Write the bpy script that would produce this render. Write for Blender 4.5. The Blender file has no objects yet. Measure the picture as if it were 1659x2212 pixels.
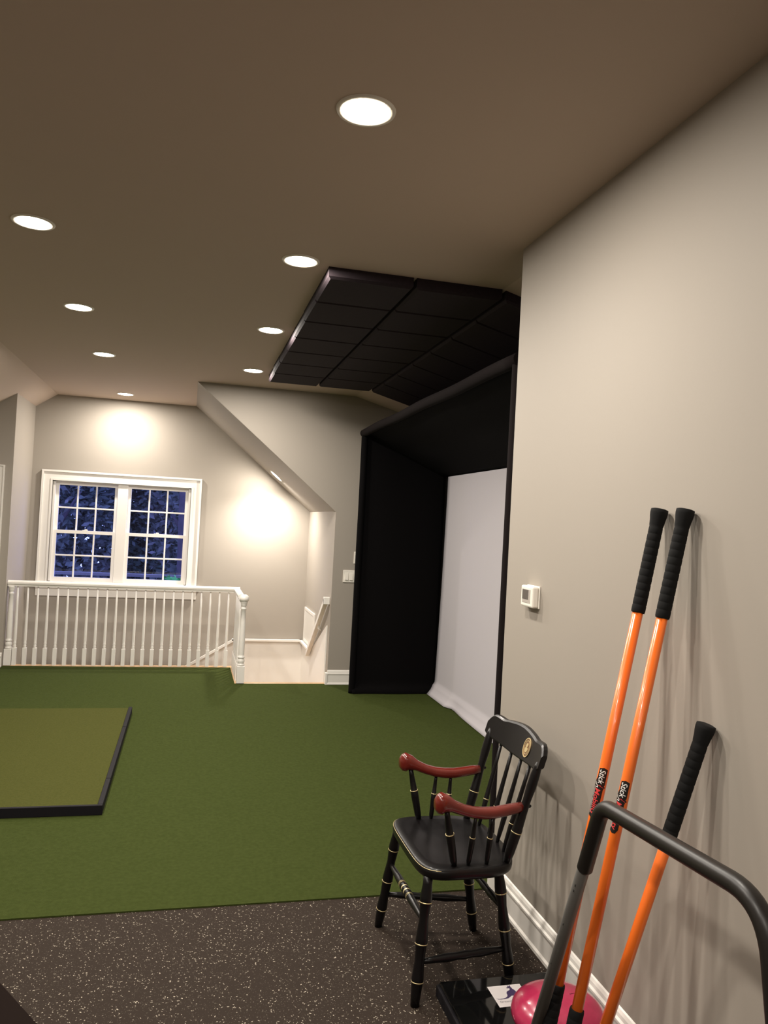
import bpy, bmesh, math, random
from mathutils import Vector, Matrix

S = bpy.context.scene
COL = S.collection
random.seed(7)

# ------------------------------------------------------------------ camera
F_PX, YAW, PITCH, ROLL = 1687.0, 0.242500958, 0.0172814644, 0.052800037
CAM_Z = 1.6
cy, sy, cp, sp = math.cos(YAW), math.sin(YAW), math.cos(PITCH), math.sin(PITCH)
fw = Vector((sy * cp, cy * cp, sp))
rt = Vector((cy, -sy, 0))
up = rt.cross(fw)
c, s = math.cos(ROLL), math.sin(ROLL)
r2, u2 = c * rt + s * up, -s * rt + c * up
cam_data = bpy.data.cameras.new('camera')
cam = bpy.data.objects.new('camera', cam_data)
COL.objects.link(cam)
mw = Matrix((r2, u2, -fw)).transposed().to_4x4()
mw.translation = Vector((0, 0, CAM_Z))
cam.matrix_world = mw
cam_data.sensor_fit = 'HORIZONTAL'
cam_data.sensor_width = 36
cam_data.lens = F_PX / 1659 * 36
cam_data.clip_start = 0.02
S.camera = cam

# ------------------------------------------------------------------ world, exposure
w = bpy.data.worlds.new('dusk')
S.world = w
w.use_nodes = True
bg = w.node_tree.nodes['Background']
bg.inputs['Color'].default_value = (0.15, 0.19, 0.60, 1)
bg.inputs['Strength'].default_value = 2.6
S.view_settings.view_transform = 'Standard'
S.view_settings.look = 'None'
S.view_settings.exposure = 1.68
S.view_settings.gamma = 1
S.view_settings.use_curve_mapping = False
CAN_POWER = 9.0
CAN_EMIT = 22.0
WARM = (1.0, 0.93, 0.84)

# ------------------------------------------------------------------ materials
def mat(name, col, rough=0.5, metal=0.0, spec=0.5, noise=None, bump=None, coat=0.0, sheen=0.0):
    m = bpy.data.materials.new(name)
    m.use_nodes = True
    nt = m.node_tree
    b = nt.nodes['Principled BSDF']
    b.inputs['Base Color'].default_value = (*col, 1)
    b.inputs['Roughness'].default_value = rough
    b.inputs['Metallic'].default_value = metal
    b.inputs['Specular IOR Level'].default_value = spec
    b.inputs['Coat Weight'].default_value = coat
    b.inputs['Coat Roughness'].default_value = 0.08
    b.inputs['Sheen Weight'].default_value = sheen
    tc = nt.nodes.new('ShaderNodeTexCoord')
    if noise:
        sc, amt, col2 = noise
        n = nt.nodes.new('ShaderNodeTexNoise')
        n.inputs['Scale'].default_value = sc
        n.inputs['Detail'].default_value = 4
        nt.links.new(tc.outputs['Object'], n.inputs['Vector'])
        mr = nt.nodes.new('ShaderNodeMapRange')
        mr.inputs['From Min'].default_value = 0.5 - amt
        mr.inputs['From Max'].default_value = 0.5 + amt
        nt.links.new(n.outputs['Fac'], mr.inputs['Value'])
        mx = nt.nodes.new('ShaderNodeMix')
        mx.data_type = 'RGBA'
        mx.inputs['A'].default_value = (*col, 1)
        mx.inputs['B'].default_value = (*col2, 1)
        nt.links.new(mr.outputs['Result'], mx.inputs['Factor'])
        nt.links.new(mx.outputs['Result'], b.inputs['Base Color'])
    if bump:
        sc, st, dist = bump
        n = nt.nodes.new('ShaderNodeTexNoise')
        n.inputs['Scale'].default_value = sc
        n.inputs['Detail'].default_value = 3
        nt.links.new(tc.outputs['Object'], n.inputs['Vector'])
        bp = nt.nodes.new('ShaderNodeBump')
        bp.inputs['Strength'].default_value = st
        bp.inputs['Distance'].default_value = dist
        nt.links.new(n.outputs['Fac'], bp.inputs['Height'])
        nt.links.new(bp.outputs['Normal'], b.inputs['Normal'])
    return m

def emis(name, col, strength):
    m = bpy.data.materials.new(name)
    m.use_nodes = True
    b = m.node_tree.nodes['Principled BSDF']
    b.inputs['Base Color'].default_value = (0.8, 0.8, 0.8, 1)
    b.inputs['Emission Color'].default_value = (*col, 1)
    b.inputs['Emission Strength'].default_value = strength
    return m

WALL = mat('wall_paint', (0.335, 0.300, 0.258), 0.6, spec=0.3, bump=(90, 0.06, 0.002))
CEIL = mat('ceiling_paint', (0.53, 0.43, 0.355), 0.8, spec=0.2, bump=(120, 0.05, 0.002))
TRIM = mat('trim_white', (0.78, 0.75, 0.70), 0.3, bump=(30, 0.02, 0.001))
BLACKFAB = mat('black_fabric', (0.0022, 0.0018, 0.0020), 0.95, spec=0.1, bump=(700, 0.2, 0.001))
SLEEVE = mat('black_sleeve', (0.010, 0.0075, 0.0075), 0.95, spec=0.08, bump=(600, 0.2, 0.001))
PANEL = mat('acoustic_fabric', (0.026, 0.018, 0.022), 0.85, spec=0.2, noise=(60, 0.3, (0.020, 0.014, 0.017)), bump=(500, 0.3, 0.001))
SCREEN = mat('impact_screen', (0.50, 0.475, 0.50), 0.85, spec=0.1, bump=(900, 0.15, 0.0008))
TURF = mat('turf', (0.040, 0.054, 0.012), 0.95, spec=0.05, noise=(55, 0.25, (0.055, 0.070, 0.018)), bump=(420, 0.9, 0.006))
MATTURF = mat('mat_turf', (0.062, 0.067, 0.0155), 0.95, spec=0.05, noise=(70, 0.25, (0.080, 0.083, 0.022)), bump=(500, 0.9, 0.005))
RUBBERB = mat('black_rubber', (0.008, 0.007, 0.009), 0.7, spec=0.15, bump=(200, 0.1, 0.001))
OAK = mat('oak_nosing', (0.55, 0.36, 0.19), 0.4, noise=(20, 0.3, (0.45, 0.28, 0.14)))
CHAIRB = mat('black_lacquer', (0.0045, 0.0038, 0.0040), 0.34, spec=0.28, coat=0.06, bump=(40, 0.02, 0.001))
GOLD = mat('gold_paint', (0.80, 0.66, 0.36), 0.35, metal=0.6)
CHERRY = mat('cherry_lacquer', (0.145, 0.015, 0.009), 0.22, coat=0.4, noise=(12, 0.3, (0.11, 0.011, 0.007)))
BRONZE = mat('bronze_seal', (0.42, 0.27, 0.15), 0.4, metal=0.7, noise=(140, 0.15, (0.20, 0.11, 0.06)))
ORANGE = mat('orange_tube', (0.90, 0.175, 0.02), 0.28, coat=0.3)
FOAM = mat('foam_grip', (0.006, 0.006, 0.006), 0.85, spec=0.25, bump=(300, 0.2, 0.001))
FOAMB = mat('bar_foam', (0.012, 0.010, 0.0085), 0.38, spec=0.45)
GREY = mat('grey_powder_coat', (0.17, 0.165, 0.155), 0.45, spec=0.4)
HOLE = mat('hole_dark', (0.004, 0.004, 0.004), 0.8)
DECB = mat('decal_black', (0.012, 0.008, 0.007), 0.4)
DECW = mat('decal_white', (0.85, 0.82, 0.78), 0.5)
DECR = mat('decal_red', (0.72, 0.05, 0.05), 0.5)
PINK = mat('pink_vinyl', (0.40, 0.022, 0.075), 0.25, coat=0.35, noise=(90, 0.2, (0.36, 0.019, 0.066)), bump=(150, 0.06, 0.001))
GLOSSB = mat('gloss_black', (0.004, 0.004, 0.004), 0.05, spec=0.5)
STICKW = mat('sticker_white', (0.74, 0.70, 0.70), 0.5)
PURPLE = mat('kangaroo_purple', (0.05, 0.03, 0.10), 0.5)
GREYINK = mat('grey_ink', (0.16, 0.15, 0.17), 0.5)
PLASTW = mat('white_plastic', (0.82, 0.78, 0.70), 0.3)
LCDF = mat('display_bezel', (0.42, 0.38, 0.34), 0.3)
LCD = mat('display_dark', (0.10, 0.085, 0.07), 0.25)
EXMAT = mat('dark_mat', (0.010, 0.0062, 0.005), 0.95, spec=0.06, bump=(200, 0.1, 0.001))
LEAF = mat('leaf_dark', (0.060, 0.10, 0.075), 0.8, noise=(0.7, 0.2, (0.11, 0.10, 0.10)))
LEAFG = mat('leaf_green', (0.05, 0.30, 0.05), 0.7)
BARK = mat('bark', (0.06, 0.045, 0.05), 0.9, noise=(8, 0.2, (0.03, 0.025, 0.03)))
DECKW = mat('deck_paint', (0.13, 0.12, 0.12), 0.7)
GROUND = mat('outdoor_ground', (0.03, 0.035, 0.03), 0.95, noise=(2, 0.2, (0.05, 0.05, 0.045)))
CANW = mat('can_trim', (0.80, 0.76, 0.68), 0.4)
LENS = emis('can_lens', (1.0, 0.88, 0.72), CAN_EMIT)

def rubber_floor():
    m = bpy.data.materials.new('speckled_rubber')
    m.use_nodes = True
    nt = m.node_tree
    b = nt.nodes['Principled BSDF']
    b.inputs['Roughness'].default_value = 0.85
    b.inputs['Specular IOR Level'].default_value = 0.14
    tc = nt.nodes.new('ShaderNodeTexCoord')
    nz = nt.nodes.new('ShaderNodeTexNoise')
    nz.inputs['Scale'].default_value = 60
    add = nt.nodes.new('ShaderNodeVectorMath'); add.operation = 'MULTIPLY_ADD'
    add.inputs[1].default_value = (0.02, 0.02, 0.0)
    nt.links.new(tc.outputs['Object'], nz.inputs['Vector'])
    nt.links.new(nz.outputs['Color'], add.inputs[0])
    nt.links.new(tc.outputs['Object'], add.inputs[2])
    prev = None
    for sc, dmax, cmin, colr in ((290, 0.20, 0.80, (0.10, 0.085, 0.065)), (165, 0.19, 0.83, (0.40, 0.35, 0.28))):
        v = nt.nodes.new('ShaderNodeTexVoronoi')
        v.inputs['Scale'].default_value = sc
        nt.links.new(add.outputs[0], v.inputs['Vector'])
        l1 = nt.nodes.new('ShaderNodeMath'); l1.operation = 'LESS_THAN'; l1.inputs[1].default_value = dmax * 1.6
        nt.links.new(v.outputs['Distance'], l1.inputs[0])
        sep = nt.nodes.new('ShaderNodeSeparateColor')
        nt.links.new(v.outputs['Color'], sep.inputs['Color'])
        g1 = nt.nodes.new('ShaderNodeMath'); g1.operation = 'GREATER_THAN'; g1.inputs[1].default_value = cmin
        nt.links.new(sep.outputs['Red'], g1.inputs[0])
        mu = nt.nodes.new('ShaderNodeMath'); mu.operation = 'MULTIPLY'
        nt.links.new(l1.outputs[0], mu.inputs[0]); nt.links.new(g1.outputs[0], mu.inputs[1])
        mx = nt.nodes.new('ShaderNodeMix'); mx.data_type = 'RGBA'
        if prev is None:
            mx.inputs['A'].default_value = (0.025, 0.0172, 0.0125, 1)
        else:
            nt.links.new(prev.outputs['Result'], mx.inputs['A'])
        mx.inputs['B'].default_value = (*colr, 1)
        nt.links.new(mu.outputs[0], mx.inputs['Factor'])
        prev = mx
    nt.links.new(prev.outputs['Result'], b.inputs['Base Color'])
    n2 = nt.nodes.new('ShaderNodeTexNoise'); n2.inputs['Scale'].default_value = 260
    nt.links.new(tc.outputs['Object'], n2.inputs['Vector'])
    bp = nt.nodes.new('ShaderNodeBump'); bp.inputs['Strength'].default_value = 0.35; bp.inputs['Distance'].default_value = 0.002
    nt.links.new(n2.outputs['Fac'], bp.inputs['Height'])
    nt.links.new(bp.outputs['Normal'], b.inputs['Normal'])
    return m
RUBBER = rubber_floor()

def glass():
    m = bpy.data.materials.new('window_glass')
    m.use_nodes = True
    nt = m.node_tree
    nt.nodes.clear()
    o = nt.nodes.new('ShaderNodeOutputMaterial')
    t = nt.nodes.new('ShaderNodeBsdfTransparent'); t.inputs['Color'].default_value = (0.9, 0.93, 0.95, 1)
    g = nt.nodes.new('ShaderNodeBsdfGlossy'); g.inputs['Roughness'].default_value = 0.02
    f = nt.nodes.new('ShaderNodeFresnel'); f.inputs['IOR'].default_value = 1.45
    x = nt.nodes.new('ShaderNodeMixShader')
    nt.links.new(f.outputs[0], x.inputs[0]); nt.links.new(t.outputs[0], x.inputs[1]); nt.links.new(g.outputs[0], x.inputs[2])
    nt.links.new(x.outputs[0], o.inputs['Surface'])
    return m
GLASS = glass()

# ------------------------------------------------------------------ mesh helpers
class MB:
    def __init__(self):
        self.v, self.f, self.smooth = [], [], []
    def add(self, vs, fs, smooth=False):
        n = len(self.v)
        self.v += [tuple(v) for v in vs]
        self.f += [tuple(i + n for i in f) for f in fs]
        self.smooth += [smooth] * len(fs)
        return self
    def box(self, x0, x1, y0, y1, z0, z1, bev=0.0):
        if bev <= 0:
            vs = [(x, y, z) for x in (x0, x1) for y in (y0, y1) for z in (z0, z1)]
            return self.add(vs, [(0, 1, 3, 2), (4, 6, 7, 5), (0, 4, 5, 1), (2, 3, 7, 6), (0, 2, 6, 4), (1, 5, 7, 3)])
        bm = bmesh.new()
        bmesh.ops.create_cube(bm, size=1)
        for v in bm.verts:
            v.co = Vector(((x0 + x1) / 2 + v.co.x * (x1 - x0), (y0 + y1) / 2 + v.co.y * (y1 - y0), (z0 + z1) / 2 + v.co.z * (z1 - z0)))
        bmesh.ops.bevel(bm, geom=bm.edges[:], offset=bev, segments=2, affect='EDGES', profile=0.5)
        bm.verts.index_update()
        self.add([v.co[:] for v in bm.verts], [[v.index for v in f.verts] for f in bm.faces])
        bm.free()
        return self
    def prism(self, pts, vec):
        """polygon pts (3D, planar) extruded by vec"""
        n = len(pts)
        vec = Vector(vec)
        vs = [Vector(p) for p in pts] + [Vector(p) + vec for p in pts]
        fs = [tuple(range(n)), tuple(range(2 * n - 1, n - 1, -1))]
        for i in range(n):
            j = (i + 1) % n
            fs.append((j, i, n + i, n + j))
        return self.add(vs, fs)
    def tube(self, path, rad, seg=14, smooth=True, cap=True, squash=None):
        """path: list of points; rad: number or list"""
        P = [Vector(p) for p in path]
        if not isinstance(rad, (list, tuple)):
            rad = [rad] * len(P)
        vs, fs = [], []
        t0 = (P[1] - P[0]).normalized()
        ref = Vector((0, 0, 1)) if abs(t0.z) < 0.9 else Vector((1, 0, 0))
        a = t0.cross(ref).normalized()
        for i, p in enumerate(P):
            if i == 0: t = P[1] - P[0]
            elif i == len(P) - 1: t = P[-1] - P[-2]
            else: t = (P[i + 1] - p).normalized() + (p - P[i - 1]).normalized()
            if t.length < 1e-9: t = t0
            t.normalize()
            a = (a - t * a.dot(t)).normalized()
            b = t.cross(a)
            for k in range(seg):
                an = 2 * math.pi * k / seg
                q = (a * math.cos(an) + b * math.sin(an)) * rad[i]
                if squash: q = Vector((q.x * squash[0], q.y * squash[1], q.z * squash[2]))
                vs.append(p + q)
        for i in range(len(P) - 1):
            for k in range(seg):
                l = (k + 1) % seg
                fs.append((i * seg + k, i * seg + l, (i + 1) * seg + l, (i + 1) * seg + k))
        self.add(vs, fs, smooth)
        if cap:
            n = len(self.v) - len(vs)
            self.f.append(tuple(n + k for k in range(seg - 1, -1, -1))); self.smooth.append(False)
            m = n + (len(P) - 1) * seg
            self.f.append(tuple(m + k for k in range(seg))); self.smooth.append(False)
        return self
    def turned(self, p0, p1, prof, seg=14):
        """turned spindle from p0 to p1; prof: list of (fraction, radius)"""
        p0, p1 = Vector(p0), Vector(p1)
        return self.tube([p0.lerp(p1, t) for t, r in prof], [r for t, r in prof], seg)
    def mesh(self, name):
        me = bpy.data.meshes.new(name)
        me.from_pydata([tuple(v) for v in self.v], [], self.f)
        me.polygons.foreach_set('use_smooth', self.smooth)
        bm = bmesh.new(); bm.from_mesh(me)
        bmesh.ops.recalc_face_normals(bm, faces=bm.faces[:])
        bm.to_mesh(me); bm.free()
        me.update()
        return me
    def build(self, name, m, parent=None, loc=None):
        """vertices are given in world coordinates; loc/parent origin is subtracted"""
        o_w = Vector(loc) if loc is not None else (parent_world(parent) if parent else Vector((0, 0, 0)))
        if o_w.length > 0:
            self.v = [tuple(Vector(v) - o_w) for v in self.v]
        me = self.mesh(name)
        me.materials.append(m)
        o = bpy.data.objects.new(name, me)
        COL.objects.link(o)
        if parent:
            o.parent = parent
            o.location = o_w - parent_world(parent)
        else:
            o.location = o_w
        return o

def parent_world(o):
    p = Vector(o.location)
    while o.parent:
        o = o.parent
        p += Vector(o.location)
    return p

def tag(o, label=None, cat=None, group=None, kind=None):
    if label: o['label'] = label
    if cat: o['category'] = cat
    if group: o['group'] = group
    if kind: o['kind'] = kind
    return o

def empty(name, loc, label=None, cat=None, group=None, kind=None):
    o = bpy.data.objects.new(name, None)
    o.empty_display_size = 0.1
    COL.objects.link(o)
    o.location = loc
    return tag(o, label, cat, group, kind)

def struct(name, mb, m, label, cat, parent=None):
    o = mb.build(name, m, parent)
    if parent is None: tag(o, label, cat, kind='structure')
    return o

def copy_tree(o, parent=None):
    n = o.copy()
    COL.objects.link(n)
    n.parent = parent
    for ch in list(o.children):
        copy_tree(ch, n)
    return n

def frame_y(x0, x1, z0, z1, wd, y0, y1, mb=None):
    """rectangular frame in an XZ plane"""
    mb = mb or MB()
    mb.box(x0, x1, y0, y1, z1 - wd, z1).box(x0, x1, y0, y1, z0, z0 + wd)
    mb.box(x0, x0 + wd, y0, y1, z0 + wd, z1 - wd).box(x1 - wd, x1, y0, y1, z0 + wd, z1 - wd)
    return mb

# ------------------------------------------------------------------ dimensions
XR = 1.385            # near right wall face
H = 2.872             # flat ceiling
YE = 3.25             # end of the near right wall
YM = 7.62             # far main wall (right of stairwell)
YL = 8.40             # far wall left of stairwell
YW = 9.35             # stairwell window wall
XN, XL = 1.395, -1.73 # stairwell side walls
YRAIL = 8.49
XC = 1.53             # crease of the alcove ceiling
KA = 0.27
XCL, KL = -1.51, 0.688
KN = (2.872 - 1.71) / 1.40
XLW = -3.0
zl = lambda x: H - KL * (XCL - x)
za = lambda x: H - KA * (x - XC)
XB = 2.75             # back of alcove
YB = -3.2             # wall behind the camera
T = 0.12

# ------------------------------------------------------------------ floor and stairs
fl = MB()
fl.box(XLW, XB, YB, 3.285, -0.30, 0.0)
struct('floor', fl, RUBBER, 'black rubber gym floor with pale flecks', 'floor')
sub = MB()
sub.box(XLW, XB, 3.285, YM + 0.06, -0.30, -0.004)
sub.box(XLW, 0.545, YM + 0.06, YRAIL + 0.03, -0.30, -0.004)
sub.box(XLW, XL - 0.01, YRAIL + 0.03, YW, -0.30, -0.004)
sub.box(XN + 0.01, XB, YM + 0.06, YW, -0.30, -0.004)
struct('floor', sub, OAK, 'subfloor slab under the green turf', 'floor')
tf = MB()
tf.box(XLW + 0.01, XB - 0.01, 3.285, YM + 0.03, -0.003, 0.006)
tf.box(XLW + 0.01, 0.50, YM + 0.03, YRAIL - 0.03, -0.003, 0.006)
tag(tf.build('artificial_turf', TURF), 'short green artificial turf carpet covering the far half of the room', 'turf')

ns = MB()
ns.box(0.50, XN, YM + 0.03, YM + 0.085, -0.025, 0.008, 0.004)
ns.box(XL, 0.56, YRAIL - 0.03, YRAIL + 0.045, -0.025, 0.010, 0.004)
ns.box(0.50, 0.56, YM + 0.085, YRAIL - 0.03, -0.025, 0.010, 0.004)
struct('trim_1', ns, OAK, 'pale oak nosing strip around the stair opening', 'trim')

stair = empty('staircase', (0.97, 7.7, -0.8), kind='structure', label='stairs going down beyond the newel post to a landing', cat='stairs')
RZ = 0.19
for k in range(3):
    y = YM + 0.08 + k * 0.26
    MB().box(0.56, XN, y, y + 0.27, -RZ * (k + 1) - 0.03, -RZ * (k + 1), 0.006).build('tread', OAK, stair)
    MB().box(0.56, XN, y - 0.01, y + 0.008, -RZ * (k + 1), -RZ * k - 0.026).build('riser', TRIM, stair)
ylan = YM + 0.08 + 3 * 0.26
MB().box(0.56, XN, ylan - 0.01, ylan + 0.008, -RZ * 4, -RZ * 3 - 0.026).build('riser', TRIM, stair)
MB().box(0.56, XN, ylan, YW, -RZ * 4 - 0.03, -RZ * 4).build('landing', OAK, stair)
for k in range(7):
    x = 0.56 - k * 0.27
    z = -RZ * (k + 5)
    MB().box(x - 0.28, x, ylan, YW, z - 0.03, z, 0.006).build('tread', OAK, stair)
    MB().box(x - 0.008, x + 0.01, ylan, YW, z, z + RZ - 0.03).build('riser', TRIM, stair)
ft = MB(); ft.box(XL, 0.56 - 7 * 0.27 - 0.01, ylan, YW, -2.4, -2.3)
struct('floor', ft, OAK, 'lower floor at the foot of the stairs', 'floor')

# ------------------------------------------------------------------ walls
# near right wall, ends at a corner; alcove behind it
wr = MB().box(XR, XR + T, YB, YE, 0.0, H + 0.02)
struct('wall_right', wr, WALL, 'long beige wall on the right that the sticks lean on', 'wall')
wa = MB()
wa.box(XR + T, XB, YE - T, YE, 0, H + 0.02)
struct('wall_alcove_side', wa, WALL, 'beige return wall of the alcove behind the right wall end', 'wall')
wb = MB().box(XB, XB + T, YE - T, YM, 0, H)
struct('wall_alcove_back', wb, WALL, 'wall behind the white impact screen', 'wall')
# main far wall with the cut for the stairwell
wm = MB()
pts = [(XN, YM, -0.004), (XB, YM, -0.004), (XB, YM, za(XB) + 0.01), (XC, YM, H + 0.01), (-0.003, YM, H + 0.01), (XN, YM, 1.71)]
wm.prism(pts, (0, T, 0))
struct('wall_back_right', wm, WALL, 'far beige wall between stairwell and black enclosure, cut diagonally', 'wall')
wn = MB()
wn.prism([(XN, YM + T, -2.35), (XN, YW, -2.35), (XN, YW, 1.72), (XN, YM + T, 1.72)], (T, 0, 0))
struct('wall_stairwell_right', wn, WALL, 'bright right side wall of the stairwell', 'wall')
wl = MB()
wl.box(XL - T, XL, YL, YW, -2.35, zl(XL) + 0.02)
struct('wall_stairwell_left', wl, WALL, 'left side wall of the stairwell', 'wall')
wf = MB()
wf.prism([(XLW, YL, -0.004), (XL - T, YL, -0.004), (XL - T, YL, zl(XL - T) + 0.01), (XLW, YL, zl(XLW) + 0.01)], (0, T, 0))
struct('wall_back_left', wf, WALL, 'shaded far wall at the left edge beside the door', 'wall')
# window wall
WX0, WX1, WZ0, WZ1 = -1.50, -0.01, 0.775, 1.925
ww = MB()
def colpoly(x0, x1, z0, z1f, y, t):
    return [(x0, y, z0), (x1, y, z0), (x1, y, z1f(x1)), (x0, y, z1f(x0))]
def ztop(x):
    if x < XCL: return zl(x) + 0.01
    if x <= 0.0: return H + 0.01
    return H - KN * x + 0.01
ww.prism([(XL, YW, -2.35), (WX0, YW, -2.35), (WX0, YW, H + 0.01), (XCL, YW, H + 0.01), (XL, YW, ztop(XL))], (0, T, 0))
ww.prism([(WX0, YW, -2.35), (WX1, YW, -2.35), (WX1, YW, WZ0), (WX0, YW, WZ0)], (0, T, 0))
ww.prism([(WX0, YW, WZ1), (WX1, YW, WZ1), (WX1, YW, H + 0.01), (WX0, YW, H + 0.01)], (0, T, 0))
ww.prism([(WX1, YW, -2.35), (XN, YW, -2.35), (XN, YW, 1.72), (0, YW, H + 0.01), (WX1, YW, H + 0.01)], (0, T, 0))
struct('wall_window', ww, WALL, 'tall beige gable wall around the window', 'wall')
wk = MB().box(XLW - T, XLW, YB, YW, 0, zl(XLW) + 0.05)
struct('wall_left', wk, WALL, 'low left wall under the sloping ceiling', 'wall')
wq = MB()
wq.prism([(XLW, YB, 0), (XR + T, YB, 0), (XR + T, YB, H), (XCL, YB, H), (XLW, YB, zl(XLW))], (0, -T, 0))
struct('wall_front', wq, WALL, 'wall behind the camera', 'wall')
# lower stairwell walls under the floor edge
ws = MB()
ws.box(0.50, 0.56, YM + 0.085, ylan, -2.3, -0.026)
ws.box(XL, 0.56, YRAIL - 0.02, YRAIL + 0.03, -2.3, -0.026)
ws.box(0.56, XN, YM + 0.0, YM + 0.065, -2.3, -0.026)
struct('wall_stair_skirt', ws, TRIM, 'white stair skirt below the floor edge', 'wall')

# ------------------------------------------------------------------ ceilings
ce = MB()
ce.prism([(XCL, YB, H), (XC, YB, H), (XC, YM, H), (XCL, YM, H)], (0, 0, 0.1))
ce.prism([(XCL, YM, H), (0, YM, H), (0, YW, H), (XCL, YW, H)], (0, 0, 0.1))
struct('ceiling', ce, CEIL, 'flat taupe painted ceiling with recessed lights', 'ceiling')
cl = MB()
cl.prism([(XLW - T, YB, zl(XLW - T)), (XCL, YB, H), (XCL, YB, H + 0.1), (XLW - T, YB, zl(XLW - T) + 0.1)], (0, YW - YB, 0))
struct('ceiling_slope_left', cl, CEIL, 'ceiling slope at the left', 'ceiling')
ca = MB()
ca.prism([(XC, YE - T, H), (XB + T, YE - T, za(XB + T)), (XB + T, YE - T, za(XB + T) + 0.1), (XC, YE - T, H + 0.1)], (0, YM - YE + T, 0))
struct('ceiling_slope_right', ca, CEIL, 'ceiling slope above the black golf enclosure', 'ceiling')
cn = MB()
cn.prism([(0, YM + 0.002, H), (XN + T, YM + 0.002, H - KN * (XN + T)), (XN + T, YM + 0.002, H - KN * (XN + T) + 0.1), (0, YM + 0.002, H + 0.1)], (0, YW - YM, 0))
struct('ceiling_stairwell', cn, WALL, 'steep soffit slope of the stairwell', 'ceiling')

# ------------------------------------------------------------------ baseboards
def base_profile():
    # (depth from wall, height)
    return [(0, 0), (0.020, 0), (0.020, 0.012), (0.014, 0.02), (0.014, 0.098), (0.018, 0.102), (0.018, 0.110), (0.012, 0.116), (0.010, 0.128), (0.005, 0.138), (0, 0.142)]
def baseboard(name, axis, wallpos, sign, a0, a1, label, z=0.0):
    mb = MB()
    pr = base_profile()
    if axis == 'x':   # runs along y, on a wall at x=wallpos, sticking out by sign
        mb.prism([(wallpos + sign * d, a0, z + h) for d, h in pr], (0, a1 - a0, 0))
    else:
        mb.prism([(a0, wallpos + sign * d, z + h) for d, h in pr], (a1 - a0, 0, 0))
    return struct(name, mb, TRIM, label, 'baseboard')
baseboard('baseboard_right', 'x', XR, -1, YB, YE + 0.02, 'tall white moulded baseboard behind the chair along the right wall')
baseboard('baseboard_right_end', 'y', YE, 1, XR, XR + T + 0.03, 'white baseboard return at the wall corner behind the chair')
baseboard('baseboard_back', 'y', YM, -1, XN, XB, 'white baseboard between stair opening and black enclosure', 0.006)
bx = MB(); bx.box(XN - 0.02, XN, YM - 0.02, YM + 0.04, 0.0, 0.118)
struct('trim_2', bx, TRIM, 'white trim end at the stair corner', 'trim')
baseboard('baseboard_left', 'y', YL, -1, XLW, XL - 0.0, 'white baseboard at the left edge of the far wall', 0.006)

# stair wainscot (white painted lower walls with cap)
ZC = 0.155
wc = MB()
wc.prism([(0.577, YW - 0.012, -2.3), (XN, YW - 0.012, -2.3), (XN, YW - 0.012, ZC), (0.577, YW - 0.012, ZC)], (0, 0.013, 0))
wc.prism([(XL, YW - 0.012, -2.3), (0.577, YW - 0.012, -2.3), (0.577, YW - 0.012, ZC), (XL, YW - 0.012, ZC - (0.577 - XL) * 0.6)], (0, 0.013, 0))
zr = lambda y: ZC + max(0, 8.69 - y) * 0.70
wc.prism([(XN - 0.012, YM + T, -2.3), (XN - 0.012, YW, -2.3), (XN - 0.012, YW, ZC), (XN - 0.012, 8.69, ZC), (XN - 0.012, YM + T, zr(YM + T) - 0.25)], (0.013, 0, 0))
struct('trim_3', wc, TRIM, 'white painted lower stairwell wall', 'wainscot')
cap = MB()
cap.box(0.55, XN - 0.012, YW - 0.05, YW - 0.012, ZC, ZC + 0.028, 0.004)
cap.box(XN - 0.05, XN - 0.012, 8.68, YW - 0.012, ZC, ZC + 0.028, 0.004)
d = 2.3
cap.prism([(0.577, YW - 0.05, ZC), (0.577 - d, YW - 0.05, ZC - d * 0.6), (0.577 - d, YW - 0.05, ZC - d * 0.6 + 0.03), (0.577, YW - 0.05, ZC + 0.03)], (0, 0.038, 0))
struct('trim_4', cap, TRIM, 'white cap rail on the stairwell wainscot', 'trim')

hr = empty('stair_handrail', (XN - 0.03, 7.70, 0.80), 'white sloping handrail on the right stairwell wall', 'handrail')
m_ = MB()
y0, z0_, y1, z1_ = 7.70, 0.845, 8.70, 0.15
m_.prism([(XN - 0.062, y0, z0_), (XN - 0.062, y1, z1_), (XN - 0.062, y1, z1_ - 0.055), (XN - 0.062, y0, z0_ - 0.055)], (0.043, 0, 0))
m_.build('rail', TRIM, hr)
MB().box(XN - 0.062, XN - 0.001, 7.68, 7.73, z0_ - 0.06, z0_ + 0.012, 0.004).build('rail_end', TRIM, hr)
MB().tube([(XN - 0.034, 8.1, 0.53), (XN - 0.034, 8.1, 0.49), (XN - 0.001, 8.1, 0.47)], 0.008, 8).build('bracket', TRIM, hr)

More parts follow.
